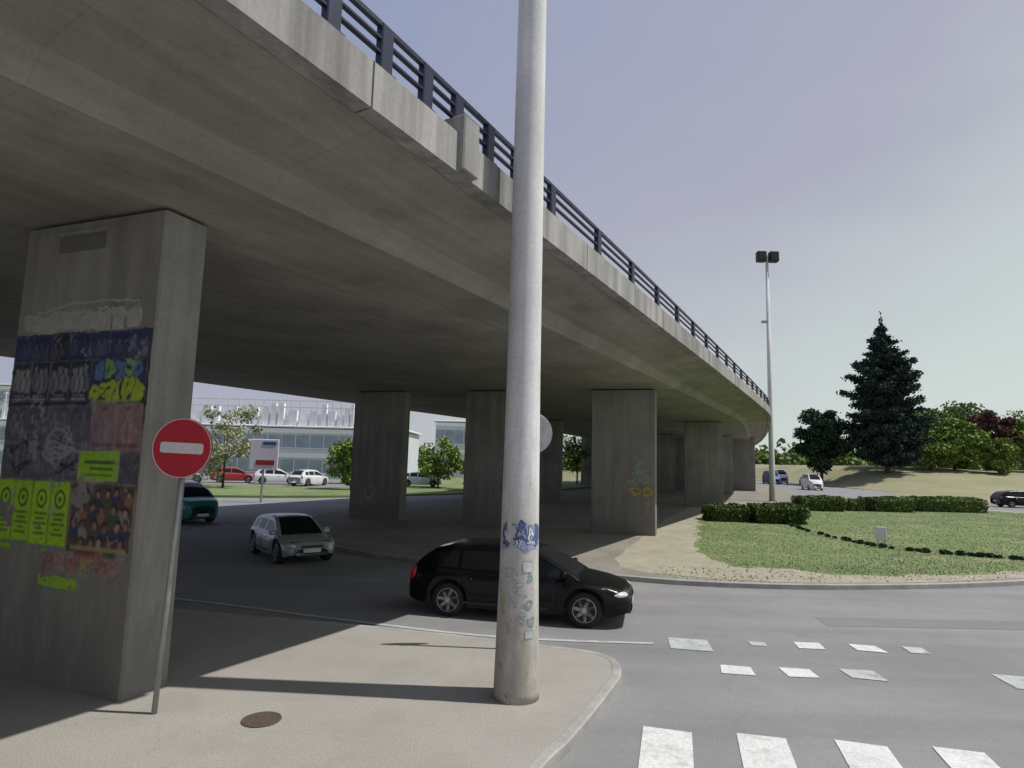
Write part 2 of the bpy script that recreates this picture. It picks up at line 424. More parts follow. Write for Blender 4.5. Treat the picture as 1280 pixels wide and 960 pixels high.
def pier(corner,az,w,dpt):
    a=R(az); L=np.array((-math.cos(a),math.sin(a)));D=np.array((math.sin(a),math.cos(a))); c=np.array(corner)
    V,F=prism(c,L,D,0,w,0,dpt,-.15,5.945)
    po=vadd(mob("pier",V,F,M['pier']))
    V,F=prism(c,L,D,.12,w-.12,.1,dpt-.1,5.9455,6.03)
    bo=mob("bearing",V,F,M['gap']); bo.parent=po
    return po,L,D
rows=[((-14.8,-10.2),20.8,3),((-4.44,7.62),20.8,3),((5.95,25.7),17.5,3),((15.0,44.2),14,3),((22.6,63.8),11,3)]
PIERS=[]
for ri,(c,az,nn) in enumerate(rows):
    a=R(az)
    for k in range(nn):
        cc=(c[0]-math.cos(a)*5.75*k,c[1]+math.sin(a)*5.75*k)
        po,L,D=pier(cc,az,2.65,.66); PIERS.append((po,np.array(cc),L,D))
po,c,L,D=PIERS[3]
V,F=prism(c,L,D,1.05,1.95,-.012,.05,5.55,5.78,.005); q=mob("recess_shade_plate",V,F,M['recess_shade']); q.parent=po  # flat dark plate stands in for a shaded recess in the pier face
V,F=prism(c,L,D,.97,2.03,-.035,.05,5.78,5.83,.005); q=mob("ledge",V,F,M['pier']); q.parent=po
# ------------------------------------------------------------------ graffiti canvas
class Canvas:
    def __init__(s,w,h,c):
        s.nx=int(w/c); s.ny=int(h/c); s.c=c; s.w=w;s.h=h
        s.col=np.zeros((s.ny,s.nx,3)); s.m=np.zeros((s.ny,s.nx),bool)
        s.U,s.Z=np.meshgrid((np.arange(s.nx)+.5)*c,(np.arange(s.ny)+.5)*c)
        n1=np.zeros_like(s.U);n2=np.zeros_like(s.U);n3=np.zeros_like(s.U);n4=np.zeros_like(s.U)
        for j in range(s.ny):
            for i in range(s.nx):
                p=Vector((s.U[j,i]*5,s.Z[j,i]*5,w)); n1[j,i]=noise.noise(p); n2[j,i]=noise.noise(p+Vector((9,4,3))); n3[j,i]=noise.fractal(p*1.6,.7,2.1,5); n4[j,i]=noise.fractal(p*.6+Vector((3,1,7)),.7,2.1,6)
        s.n1=n1;s.n2=n2;s.n3=n3;s.n4=n4
        s.Uw=s.U+n1*.03+n3*.014; s.Zw=s.Z+n2*.03+n3*.014
        s.Ug=s.U+n1*.05; s.Zg=s.Z+n2*.05
    def put(s,mask,c,a=1):
        new=mask&~s.m
        s.col[new]=c
        o=mask&s.m; s.col[o]=s.col[o]*(1-a)+np.array(c)*a
        s.m|=mask
    def rect(s,u0,z0,u1,z1,c,tear=0,al=1):
        k=(s.Uw>u0)&(s.Uw<u1)&(s.Zw>z0)&(s.Zw<z1)
        if tear: k&=~((s.n4>tear))
        s.put(k,c,al)
    def crisp(s,u0,z0,u1,z1,c,al=1): s.put((s.U>u0)&(s.U<u1)&(s.Z>z0)&(s.Z<z1),c,al)
    def sheet(s,u0,z0,u1,z1,c,rot=0,seed=0,al=1,edge_c=(.34,.33,.31),tear=1.9):
        r=random.Random(seed); cu,cz=(u0+u1)/2,(z0+z1)/2; a=r.uniform(-.03,.03)+rot
        U=(s.U-cu)*math.cos(a)+(s.Z-cz)*math.sin(a); Z=-(s.U-cu)*math.sin(a)+(s.Z-cz)*math.cos(a)
        hu,hz=(u1-u0)/2,(z1-z0)/2
        corner=(abs(U)/hu)**6+(abs(Z)/hz)**6+np.roll(s.n4,seed*7,axis=1)*.9<tear
        k=(abs(U)<hu)&(abs(Z)<hz)&corner
        k2=(abs(U)<hu-.014)&(abs(Z)<hz-.014)&corner
        s.put(k,edge_c,.85); s.put(k2,c,al); return k2
    def erase(s,mask): s.m&=~mask
    def marble(s,u0,z0,u1,z1,cols,al=.7,off=0,f=1):
        k=(s.Uw>u0)&(s.Uw<u1)&(s.Zw>z0)&(s.Zw<z1)&s.m
        n=np.roll(s.n3,off,axis=1)*f+np.roll(s.n1,off//2,axis=0)*.5*f
        for i,c in enumerate(cols):
            t=-.5+1.0*i/len(cols)
            s.put(k&(n>t)&(n<t+1.0/len(cols)*.75),c,al)
    def ell(s,u,z,a,b,c,al=1): s.put(((s.Uw-u)/a)**2+((s.Zw-z)/b)**2<1,c,al)
    def line(s,P,t,c,al=1):
        k=np.zeros_like(s.m)
        for (x0,y0),(x1,y1) in zip(P,P[1:]):
            dx,dy=x1-x0,y1-y0; L=dx*dx+dy*dy+1e-9
            q=np.clip(((s.Ug-x0)*dx+(s.Zg-y0)*dy)/L,0,1)
            k|=np.hypot(s.Ug-x0-q*dx,s.Zg-y0-q*dy)<t*(1+.35*s.n3)
        s.put(k,c,al)
    def glyph(s,u,z,w,h,fill,out,seed,t=.03,e=.014,al=1):
        r=random.Random(seed); st=[]
        for k in range(r.randint(2,3)):
            n=r.randint(3,4); a0=r.uniform(0,6.28); P=[]
            for i in range(n):
                a=a0+i*r.uniform(1.2,2.3); q=r.uniform(.25,.55)
                P.append((u+math.cos(a)*w*q*1.1,z+math.sin(a)*h*q*1.1))
            st.append(crom(P,4))
        if out is not None:
            for P in st: s.line(P,t+e,out,al)
        if fill is not None:
            for P in st: s.line(P,t,fill,al)
    def figure(s,u,z,h,c,al=.6,dk=(.03,.03,.04)):
        s.ell(u,z-h*.12,h*.20,h*.34,c,al*.75); s.ell(u,z+h*.33,h*.105,h*.145,c,al); s.ell(u,z+h*.44,h*.11,h*.06,dk,al); s.ell(u+h*.03,z-h*.12,h*.05,h*.26,dk,al*.6)
    def blur(s,k=1):
        for _ in range(k):
            w=np.zeros(s.m.shape);c=np.zeros_like(s.col)
            for a in(-1,0,1):
                for b in(-1,0,1):
                    mm=np.roll(np.roll(s.m,a,0),b,1).astype(float)*(2 if a==b==0 else 1); w+=mm; c+=np.roll(np.roll(s.col,a,0),b,1)*mm[...,None]
            s.col=np.where(s.m[...,None],c/np.maximum(w,1)[...,None],s.col)
    def mesh(s,name,fn,parent,mi=None):
        idx=-np.ones((s.ny+1,s.nx+1),int); V=[];F=[];C=[]
        for j in range(s.ny):
            for i in range(s.nx):
                if s.m[j,i]:
                    q=[]
                    for a,b in((j,i),(j,i+1),(j+1,i+1),(j+1,i)):
                        if idx[a,b]<0: idx[a,b]=len(V); V.append(fn(b*s.c,a*s.c))
                        q.append(idx[a,b])
                    F.append(q); C.append(s.col[j,i])
        o=mob(name,V,F,M['graf'])
        ca=o.data.color_attributes.new("paint",'FLOAT_COLOR','CORNER')
        arr=np.ones((len(F)*4,4),np.float32); arr[:,:3]=np.repeat(np.array(C),4,axis=0)
        if len(ca.data)==len(arr): ca.data.foreach_set("color",arr.ravel())
        o.parent=parent
        if mi is not None: o.matrix_parent_inverse=mi
        return o
cv=Canvas(2.60,3.8,.0105)
lime=(.36,.60,.02);bk=(.012,.012,.015)
z=lambda q:q-1.1
r=random.Random(3)
# torn pale remnants above the posters
for i in range(8):
    u0=.25+i*.27+r.uniform(-.05,.05); cv.sheet(u0,z(4.42)+r.uniform(0,.06),u0+r.uniform(.2,.34),z(4.62)+r.uniform(0,.10),(.43,.42,.41),0,60+i,1,(.50,.49,.48),1.0)
for i in range(7): cv.glyph(.45+i*.26,z(4.66),.34,.18,None,(.42,.41,.41),100+i,.006,.012)
cv.line(crom([(.3,z(4.78)),(1.2,z(4.84)),(2.2,z(4.74))],6),.014,(.42,.42,.43))
# dark backing paper
cv.rect(.02,z(2.40),2.58,z(3.55),(.085,.08,.105)); cv.marble(.0,z(2.4),2.6,z(3.55),[(.03,.03,.05),(.15,.14,.17),(.06,.06,.10),(.22,.21,.25),(.05,.04,.07),(.17,.13,.14)],.6,40)
cv.rect(.0,z(3.45),2.59,z(4.42),(.018,.022,.055))
# top row of dark blue posters with dim figures
for i in range(7):
    u0=.01+i*.367; cv.sheet(u0,z(4.04),u0+.365,z(4.41),r.choice([(.025,.032,.12),(.018,.018,.045),(.04,.042,.08),(.03,.05,.15)]),0,i,1,(.10,.11,.18))
    for k in range(3): cv.figure(u0+.09+k*.10,z(4.20)+r.uniform(-.02,.02),.27,r.choice([(.13,.13,.20),(.10,.11,.19),(.07,.08,.17),(.17,.16,.2)]),.7,(.01,.01,.03))
# second row: band posters with paler figures
for i in range(4):
    u0=1.04+i*.385; cv.sheet(u0,z(3.50),u0+.38,z(4.05),r.choice([(.03,.03,.05),(.05,.05,.075),(.02,.025,.06)]),0,10+i,1,(.17,.17,.22))
    for k in range(3): cv.figure(u0+.09+k*.10,z(3.80)+r.uniform(-.03,.03),.38,r.choice([(.34,.35,.41),(.25,.26,.33),(.44,.44,.49)]),.8,(.02,.02,.03))
    cv.crisp(u0+.05,z(3.53),u0+.33,z(3.555),(.30,.30,.36)); cv.crisp(u0+.08,z(3.575),u0+.30,z(3.595),(.22,.22,.28))
cv.sheet(.03,z(3.46),1.02,z(4.06),(.03,.045,.10),0,31,1,(.12,.15,.18))
for i in range(5): cv.glyph(.2+i*.17,z(3.66),.22,.28,(.40,.50,.05),(.015,.04,.03),400+i,.032,.016)
for i in range(5): cv.glyph(.18+i*.17,z(3.92),.20,.20,(.20,.38,.16) if i%2 else (.10,.18,.40),(.02,.03,.06),420+i,.024,.014)
cv.crisp(.10,z(3.49),.95,z(3.53),(.33,.42,.08),.8)
# grey middle layer: torn grey prints
for i in range(8):
    u0=.93+(i%4)*.41; z0=2.48+(i//4)*.49
    cv.sheet(u0,z(z0),u0+.405,z(z0+.485),r.choice([(.06,.06,.08),(.11,.105,.13),(.085,.08,.115),(.14,.13,.14)]),0,50+i,.95,(.20,.20,.23))
    for k in range(2): cv.figure(u0+.13+k*.15,z(z0+.25),.36,r.choice([(.24,.23,.27),(.17,.16,.20),(.30,.29,.32)]),.65)
    cv.marble(u0,z(z0),u0+.42,z(z0+.5),[(.04,.04,.05),(.20,.19,.22),(.09,.08,.13)],.4,i*17)
for i in range(5): cv.glyph(r.uniform(1.1,2.3),z(r.uniform(2.7,3.25)),r.uniform(.5,.7),r.uniform(.35,.5),None,r.choice([(.30,.30,.33),(.015,.015,.02)]),500+i,.004,.012,.85)
cv.sheet(.04,z(2.88),.50,z(3.47),(.30,.17,.18),0,71,1,(.36,.30,.30)); cv.sheet(.48,z(2.90),.92,z(3.49),(.26,.18,.20),0,72,1,(.36,.32,.33))
cv.figure(.27,z(3.18),.50,(.42,.29,.26),.8,(.10,.05,.05)); cv.figure(.70,z(3.20),.48,(.36,.27,.27),.75,(.08,.06,.07)); cv.crisp(.08,z(2.93),.46,z(2.98),(.12,.06,.09),.8); cv.crisp(.52,z(2.94),.88,z(2.98),(.14,.09,.12),.8)
cv.marble(.0,z(2.85),.93,z(3.52),[(.38,.27,.27),(.2,.11,.13),(.12,.07,.09)],.35,20)
cv.sheet(.36,z(2.50),1.08,z(2.88),(.30,.52,.03),0,73,1,(.42,.55,.2)); cv.crisp(.46,z(2.72),.98,z(2.76),(.05,.12,.02)); cv.crisp(.46,z(2.64),.86,z(2.67),(.06,.15,.02)); cv.crisp(.46,z(2.57),.94,z(2.59),(.06,.15,.02))
# crowded group poster
cv.sheet(.04,z(1.60),1.15,z(2.49),(.11,.07,.05),0,77,1,(.30,.25,.20)); cv.marble(.06,z(1.62),1.12,z(2.46),[(.05,.03,.03),(.17,.10,.07),(.10,.07,.09),(.03,.02,.02)],.7,10,.8)
for row in range(4):
    for k in range(6):
        a=.13+k*.185+r.uniform(-.03,.03)+(.06 if row%2 else 0); b=2.36-row*.20+r.uniform(-.02,.02); q=r.uniform(.8,1.0)*(.8+.08*row)
        if a>1.08: continue
        cv.ell(a,z(b)-.125*q,.105*q,.09*q,r.choice([(.20,.05,.06),(.04,.05,.12),(.28,.25,.20),(.06,.10,.07),(.30,.14,.09),(.02,.02,.03)]),.85)
        cv.ell(a,z(b)+.02,.062*q,.075*q,(.02,.015,.015),.85)
        cv.ell(a+.005,z(b)-.008,.042*q,.056*q,r.choice([(.33,.20,.15),(.42,.28,.22),(.25,.15,.11)]),.9)
cv.crisp(.10,z(1.66),1.08,z(1.71),(.36,.30,.14),.8)
# lime sheets with dark printed rows
for i in range(4):
    u0=1.17+i*.355; cv.sheet(u0,z(1.68)+r.uniform(-.04,.04),u0+.355,z(2.48),(.36+.04*(i%2),.60+.04*(i%2),.02),0,80+i,1,(.20,.36,.03))
for i,c0 in enumerate((1.35,1.70,2.06,2.41)):
    s0=cv; t=np.hypot((s0.U-c0)/.10,(s0.Z-z(2.25))/.12); s0.put((t<1)&(t>.72),(.04,.10,.01)); s0.put((t<.3),(.06,.14,.01))
    for k,wd in enumerate((.12,.09,.12,.06,.11)): cv.crisp(c0-wd,z(2.05-.065*k),c0+wd,z(2.08-.065*k),(.06,.15,.01),.9)
cv.rect(1.5,z(1.58),2.59,z(1.70),(.26,.46,.02),.15)
for i in range(6): cv.sheet(.16+i*.24,z(1.36)+r.uniform(-.03,.03),.38+i*.24,z(1.58),r.choice([(.40,.32,.12),(.36,.20,.23),(.42,.39,.16),(.30,.12,.14)]),0,95+i,1,(.30,.22,.2),1.3)
cv.marble(.1,z(1.33),1.7,z(1.6),[(.2,.1,.12),(.4,.3,.12),(.15,.1,.1)],.6,44)
cv.rect(.85,z(1.17),1.6,z(1.30),(.30,.50,.03),.15)
# torn holes
cv.put(cv.m&(cv.n4>.60)&(cv.n4<.64),(.40,.39,.37),.9)
cv.erase((cv.n4>=.64))
cv.put(cv.m&(np.roll(cv.n4,90,axis=1)<-.58),(.34,.33,.33),.45)
cv.blur(1)
po,c,L,D=PIERS[3]
def fn(u,zz):
    p=c+L*(u+.03)-D*.004; return (p[0],p[1],zz+1.1)
cv.mesh("posters",fn,po)
po,c,L,D=PIERS[6]
c2=Canvas(1.3,1.8,.03)
for i,(a,b,f_,o_) in enumerate([(.3,.35,(.36,.33,.1),(.2,.2,.12)),(.75,.38,(.38,.34,.12),(.2,.15,.1)),(.35,.85,(.22,.27,.18),(.3,.33,.28)),(.85,.88,(.2,.26,.2),(.3,.33,.28)),(.6,1.35,None,(.27,.32,.28))]): c2.glyph(a,b,.5,.4,f_,o_,60+i,.03,.03)
def fn2(u,zz):
    p=c+L*(u+.05)-D*.005; return (p[0],p[1],zz+1.4)
c2.mesh("graffiti",fn2,po)
po,c,L,D=PIERS[8]
c3=Canvas(1.0,1.3,.03); c3.ell(.5,.6,.28,.36,(.34,.29,.18)); c3.glyph(.5,.65,.3,.4,None,(.22,.14,.10),8,.01,.02)
def fn3(u,zz):
    p=c+L*(u+1.1)-D*.005; return (p[0],p[1],zz+.6)
c3.mesh("graffiti",fn3,po)
po,c,L,D=PIERS[10]
c4=Canvas(2.2,1.6,.04)
for i in range(4): c4.glyph(.35+i*.5,.8,.5,.9,None,(.42,.40,.42),40+i,.01,.04)
def fn4(u,zz):
    p=c+L*(u+.2)-D*.005; return (p[0],p[1],zz+1.0)
c4.mesh("graffiti",fn4,po)
# ------------------------------------------------------------------ lamps
def mast(loc,h,r0,r1,label,rz=0):
    e=empty("street_lamp",loc,rz,label,"street lamp")
    g=G().lathe([(r0,-.02),(r0*.985,.1),(r0*.86,1.6),(r0*.77,4.0),(r0*.7,9.0),(r1,h)],32)
    g.ob("pole",M['pole'],e,True)
    G().box((0,0,h+.02),(2.0,.14,.12),0,.02).ob("cross_arm",M['steel'],e)
    for sx in(-1,1):
        G().box((sx*.55,-.12,h-.1),(.8,.62,.95),0,.06).box((sx*.55,-.46,h-.1),(.66,.05,.78),0,.01).box((sx*.55,.3,h-.1),(.3,.25,.3),0,.02).ob("lamp_head",M['dark'],e)
    return e
lp=mast((.15,8.12,0),20,.285,.13,"tall pale tapered lamp mast with graffiti near its base")
cg=Canvas(1.0,2.1,.01)
bl=(.04,.06,.17);tl=(.20,.29,.29)
cg.rect(.08,1.55,.92,1.86,(.40,.44,.52)); cg.marble(.0,1.5,1,1.9,[(.52,.54,.58),(.12,.16,.32),(.30,.36,.48),(.05,.07,.18)],.8,15)
for i,(u,zz,w_,h_) in enumerate([(.18,1.72,.2,.26),(.36,1.70,.2,.28),(.54,1.72,.2,.26),(.72,1.70,.2,.26),(.86,1.72,.14,.22)]): cg.glyph(u,zz,w_,h_,(.58,.60,.64) if i%2 else (.10,.13,.28),bl,20+i,.014,.014)
cg.sheet(.56,1.28,.76,1.42,(.56,.56,.56),0,3); cg.sheet(.60,1.00,.78,1.12,(.48,.50,.50),0,4); cg.sheet(.22,1.22,.38,1.33,(.42,.44,.46),0,5); cg.sheet(.62,.50,.78,.60,(.46,.48,.47),0,6)
for i,(u,zz,w_,h_) in enumerate([(.68,1.20,.18,.12),(.5,1.10,.18,.14),(.72,.90,.2,.14),(.56,.74,.2,.1),(.74,.70,.14,.12),(.4,.92,.14,.12)]): cg.glyph(u,zz,w_,h_,(.46,.50,.49) if i%2 else None,tl,30+i,.006,.007)
cg.glyph(.2,.86,.14,.22,(.36,.42,.2),(.28,.33,.18),41,.014,.010); cg.glyph(.30,.62,.14,.12,None,(.34,.36,.3),42,.003,.008)
cg.erase(cg.n4>.35)
def fc(u,zz):
    zz=zz+.25; zs=[0,.1,1.6,4,9];rs=[1,.985,.86,.77,.7]
    r=.285*np.interp(zz,zs,rs)+.004
    t=-math.pi/2-1.35+u*2.7; return (r*math.cos(t),r*math.sin(t),zz)
cg.mesh("graffiti",fc,lp)
e=mast((22.5,54,0),21.6,.29,.12,"tall slim lamp mast with twin floodlights beside the viaduct")
G().box((-.35,0,15.6),(.5,.25,.2),0,.02).ob("bracket",M['steel'],e)
# ------------------------------------------------------------------ signs
def disc(r,t,y,n=48):
    return G().lathe([(r-.006,-t/2),(r,-t/2+.003),(r,t/2-.003),(r-.006,t/2)],n,(0,y,0),'y')
e=empty("road_sign",(-3.88,7.34,0),0,"red round no-entry sign with white bar on a thin pole","road sign")
e.rotation_euler=(0,R(1.6),0)
G().lathe([(.03,-.02),(.03,3.22)],14).ob("post",M['steel'],e,True)
o=disc(.345,.025,-.06).ob("sign_disc",M['signred'],e); o.location=(0,0,2.94)
rr=[]
bw,bh=.25,.062
for i in range(24):
    t=2*math.pi*i/24; rr.append((math.copysign(bw-bh*.5,math.cos(t))+bh*.5*math.cos(t),math.copysign(bh*.5,math.sin(t))+bh*.5*math.sin(t)))
V=[(x,-.0745,zz) for x,zz in rr]+[(x,-.0775,zz) for x,zz in rr]
F=[tuple(range(24,48))]+[(i,(i+1)%24,24+(i+1)%24,24+i) for i in range(24)]
mob("white_bar",V,F,M['signwhite'],e,loc=(0,0,2.94))
V=[];F=[]
for i in range(48):
    t=2*math.pi*i/48
    for q in(.333,.342): V.append((q*math.cos(t),-.0745,q*math.sin(t)))
for i in range(48): F.append((2*i,(2*i+2)%96,(2*i+3)%96,2*i+1))
mob("border",V,F,M['signwhite'],e,loc=(0,0,2.94))
for zz in (2.80,3.08): G().box((0,-.035,zz),(.09,.05,.04)).ob("bracket",M['steel'],e)
e=empty("road_sign",(.36,10.05,0),R(12),"grey back of a round road sign on a post","road sign")
G().lathe([(.03,-.02),(.03,3.65)],14).ob("post",M['steel'],e,True)
o=disc(.33,.025,.05).ob("sign_disc",M['steel'],e); o.location=(0,0,3.34)
for zz in (3.2,3.48): G().box((0,-.01,zz),(.3,.03,.04)).ob("bracket",M['steel'],e)
e=empty("billboard",(-15.4,39.4,0),R(8),"white and blue advertising board on a post at the roadside","billboard")
G().lathe([(.07,-.12),(.07,1.9)],12).ob("post",M['steel'],e)
G().box((0,0,2.85),(1.7,.16,1.9),0,.03).ob("panel",M['signwhite'],e)
G().box((.3,-.09,3.55),(.8,.03,.2)).ob("blue_field",M['blue'],e)
G().box((.1,-.09,2.35),(1.1,.03,.3)).ob("red_field",M['redcar'],e)
e=empty("marker_board",(14.0,23.9,0),R(-20),"small white marker board standing on the lawn","marker")
G().box((0,0,.52),(.36,.05,.5),0,.01).ob("panel",M['signwhite'],e)
for xx in(-.1,.1): G().box((xx,.03,.25),(.04,.04,.52)).ob("leg",M['steel'],e)
# ------------------------------------------------------------------ cars
def car(loc,head,paint,label,Ln=4.25,Wd=1.76,H=1.46,style='hatch',group=None,name="car",trim=False):
    e=empty(name,loc,head,label,"car",group)
    hl=Ln/2; hw=Wd/2; wb=Ln*.605; xf=hl-Ln*.195; xr=xf-wb; wr=.315; ar=.375
    X=np.concatenate([np.linspace(-hl,-hl*.9,8),np.linspace(-hl*.88,hl*.88,110),np.linspace(hl*.9,hl,8)])
    q=[-1,-.985,-.93,-.86,-.3,.2,.44,.6,.8,.93,.985,1]
    top=[.78,.90,.96,.98,.95,.925,.915,.88,.80,.71,.62,.52]
    if style=='van': top=[.8,.92,.97,.99,.98,.98,.99,.97,.9,.82,.72,.6]
    wq=[-1,-.97,-.9,-.78,-.5,.5,.75,.88,.95,.985,1]; ww=[.74,.85,.92,.975,1,1,.97,.90,.80,.70,.58]
    body=G()
    V=[]
    for x in X:
        zt=np.interp(x/hl,q,top)*H/1.46; w=np.interp(x/hl,wq,ww)*hw
        zl=.20+.10*max(0,(abs(x)/hl-.8)/.2)
        for xc in(xf,xr):
            dd=ar*ar-(x-xc)**2
            if dd>0: zl=max(zl,.315+math.sqrt(dd))
        pr=[]
        zsh=zt-.06
        for fz,fw in((0,.955),(.15,.985),(.35,1.0),(.6,1.0),(.8,.985),(.93,.965)):
            pr.append((w*fw,zl+(zsh-zl)*fz))
        pr+= [(w*.93,zsh+.012),(w*.88,zt-.025),(w*.78,zt-.008),(w*.55,zt+.008),(w*.28,zt+.016),(0,zt+.018)]
        full=pr+[(-a,b) for a,b in pr[-2::-1]]
        for a,b in full: V.append((x,a,b))
    n=len(full);F=[]
    for i in range(len(X)-1):
        for j in range(n-1): F.append((i*n+j,(i+1)*n+j,(i+1)*n+j+1,i*n+j+1))
    F.append(tuple(range(n-1,-1,-1)));m=(len(X)-1)*n;F.append(tuple(range(m,m+n)))
    body.add(V,F)
    if style=='van': ctl=[(-.97,0),(-.93,.55),(-.86,.92),(-.6,1),(.1,1),(.3,.9),(.52,.5),(.72,0)]
    else: ctl=[(-.95,0),(-.88,.36),(-.76,.74),(-.62,.89),(-.30,.99),(-.12,1.0),(.05,.95),(.16,.85),(.32,.52),(.56,0)]
    cq=[c_[0] for c_ in ctl];cz=[c_[1] for c_ in ctl]
    GX=np.linspace(cq[0]*hl,cq[-1]*hl,80)
    fr=[0,.10,.2,.4,.6,.8,.88]
    GV=[]
    for x in GX:
        t=np.interp(x/hl,cq,cz); zb=np.interp(x/hl,q,top)*H/1.46-.03; zr=zb+.02+(H-zb-.02)*t
        w=np.interp(x/hl,wq,ww)*hw; yb=w*.90; yr=w*(.90-.22*t)
        pr=[(yb+(yr-yb)*f_,zb+(zr-.04*t-zb)*f_) for f_ in fr]
        pr+=[(yr,zr-.055*t),(yr*.95,zr-.022*t),(yr*.84,zr-.008*t),(yr*.6,zr),(yr*.3,zr+.012*t),(0,zr+.016*t)]
        pr[7]=(yr,max(zr-.05*t,pr[6][1]+.001))
        full=pr+[(-a,b) for a,b in pr[-2::-1]]
        for a,b in full: GV.append((x,a,b))
    gn=len(full); half=(gn-1)//2
    roofx0=-.64*hl; wind0=.10*hl
    if style=='van': roofx0=-.88*hl; wind0=.22*hl
    parts={'body':[], 'windscreen':[], 'rear_window':[], 'swfl':[], 'swrl':[], 'swfr':[], 'swrr':[]}
    for i in range(len(GX)-1):
        xm=(GX[i]+GX[i+1])/2/hl
        for j in range(gn-1):
            jj=j if j<half else gn-2-j
            f_=(i*gn+j,(i+1)*gn+j,(i+1)*gn+j+1,i*gn+j+1)
            key='body'
            if jj>=9 and xm*hl>wind0 and xm<cq[-1]-.02: key='windscreen'
            elif jj>=9 and xm*hl<roofx0 and xm>cq[0]+.02: key='rear_window'
            elif 1<=jj<=4:
                sd='l' if j<half else 'r'
                if -.72<xm<-.14 and not -.52<xm<-.49: key='swr'+sd
                elif -.10<xm<.40: key='swf'+sd
            parts[key].append(f_)
    body.add(GV,parts['body'])
    body.ob("body",paint,e,True)
    for k_,nm in (('windscreen','windscreen'),('rear_window','rear_window'),('swfl','side_window'),('swrl','side_window'),('swfr','side_window'),('swrr','side_window')):
        fs=parts[k_]
        used=sorted({a for f_ in fs for a in f_}); mp={a:i for i,a in enumerate(used)}
        if fs: mob(nm,[GV[a] for a in used],[[mp[a] for a in f_] for f_ in fs],M['glass'],e,True)
    G().box((0,0,.42),(Ln*.9,Wd-.52,.42)).ob("underbody",M['dark'],e)
    if trim:
        for sy in(-1,1):
            for xx in(-.50,-.12,.34): G().box((xx*hl,sy*(hw+.001),.62*H/1.46),(.010,.006,.52*H/1.46)).ob("door_seam",M['dark'],e)
            G().box((-.08*hl,sy*(hw*.985),.30),(Ln*.38,.03,.05)).ob("sill_trim",M['dark'],e)
    tg=G().lathe([(.20,-.10),(wr-.02,-.10),(wr,-.07),(wr,.07),(wr-.02,.10),(.20,.10)],32,(0,0,0),'y')
    for xc in(xf,xr):
        for sy in(-1,1):
            we=bpy.data.objects.new("wheel",None); COL.objects.link(we); we.parent=e; we.location=(xc,sy*(hw-.13),wr)
            tg.ob("tyre",M['tyre'],we,True)
            G().lathe([(.21,-.07),(.21,.07)],32,(0,0,0),'y').ob("wheel_hub",M['dark'],we)
            g=G()
            for i in range(7):
                t=2*math.pi*i/7+.3; c_,s_=math.cos(t),math.sin(t)
                y0=sy*.075;y1=sy*.1
                P=[(.03,-.035),(.205,-.028),(.205,.028),(.03,.035)]
                pp=[(a*c_-b*s_,a*s_+b*c_) for a,b in P]
                g.add([(a,y0,b) for a,b in pp]+[(a,y1,b) for a,b in pp],[(0,1,2,3),(7,6,5,4),(0,4,5,1),(1,5,6,2),(2,6,7,3),(3,7,4,0)])
            g.lathe([(.05,-.0),(.05,.105)] if sy>0 else [(.05,-.105),(.05,0)],16,(0,0,0),'y')
            vv=[];ff=[]
            for i in range(32):
                t=2*math.pi*i/32
                for q_,yy in((.19,.09),(.215,.103),(.225,.098)): vv.append((q_*math.cos(t),sy*yy,q_*math.sin(t)))
            for i in range(32):
                k2=(i+1)%32
                ff+=[(i*3,k2*3,k2*3+1,i*3+1),(i*3+1,k2*3+1,k2*3+2,i*3+2)]
            g.add(vv,ff); g.ob("rim",M['rim'],we)
    def blob(name,c_,s_,mat,rz=0):
        g=G(); prof=[(math.sin(math.pi*k/10),-math.cos(math.pi*k/10)) for k in range(11)]
        g.lathe([(max(a,.01),b) for a,b in prof],16); V=[(a*s_[0],b*s_[1],c2_*s_[2]) for a,b,c2_ in g.v]
        return mob(name,V,g.f,mat,e,True,loc=c_,rot=(0,0,rz))
    sH=H/1.46
    for sy in(-1,1):
        blob("headlight",(hl*.885,sy*hw*.70,.63*sH),(.20,.15,.07),M['lamp'],-sy*R(38))
        blob("tail_light",(-hl*.945,sy*hw*.79,.80*sH),(.09,.09,.15),M['red'],sy*R(20))
        G().box((.43*hl,sy*(hw*.97),.98*sH),(.12,.2,.13),0,.03).ob("wing_mirror",paint,e)
        for xx in(-.42,.1): G().box((xx*hl,sy*(hw*.985+.01),.78*sH),(.17,.03,.025),0,.006).ob("door_handle",paint,e)
    G().box((hl*.995,0,.40),(.03,.5,.11),0,.005).ob("number_plate",M['plate'],e)
    G().box((-hl*1.0,0,.55),(.03,.5,.11),0,.005).ob("number_plate",M['plate'],e)
    G().box((hl*.975,0,.29),(.06,Wd*.52,.10),0,.01).box((hl*.985,0,.51),(.05,Wd*.4,.05),0,.01).ob("grille",M['dark'],e)
    return e
car((.33,12.98,ZR),R(-13),M['black'],"glossy black hatchback driving out from under the viaduct",4.35,1.76,1.38,trim=True)
car((-6.5,19.1,ZR),R(-52),M['silver'],"silver hatchback driving through the shade under the viaduct",3.6,1.60,1.22,trim=True)
car((-14.5,27.9,ZR),R(-35),M['teal'],"teal hatchback waiting beside the viaduct",4.1,1.75,1.72,'van')
for (x,y,h,m,l) in [(-22.5,61,20,'wcar',"white car in the car park"),(-27,62,20,'redcar',"red car in the car park"),(-31,60,20,'silver',"silver car in the car park"),(-19,60,70,'wcar',"white car in the car park"),(-36,61,20,'wcar',"white car in the car park"),(-9.0,64,5,'wcar',"white car parked on the verge")]:
    car((x,y,.012),R(h),M[m],l+" beyond the viaduct",4.2,1.75,1.5,group="cars parked beyond the viaduct")
car((42.2,88,ZR),R(-100),M['wcar'],"white van on the far road beside the field",4.8,1.9,2.2,'van',name="van")
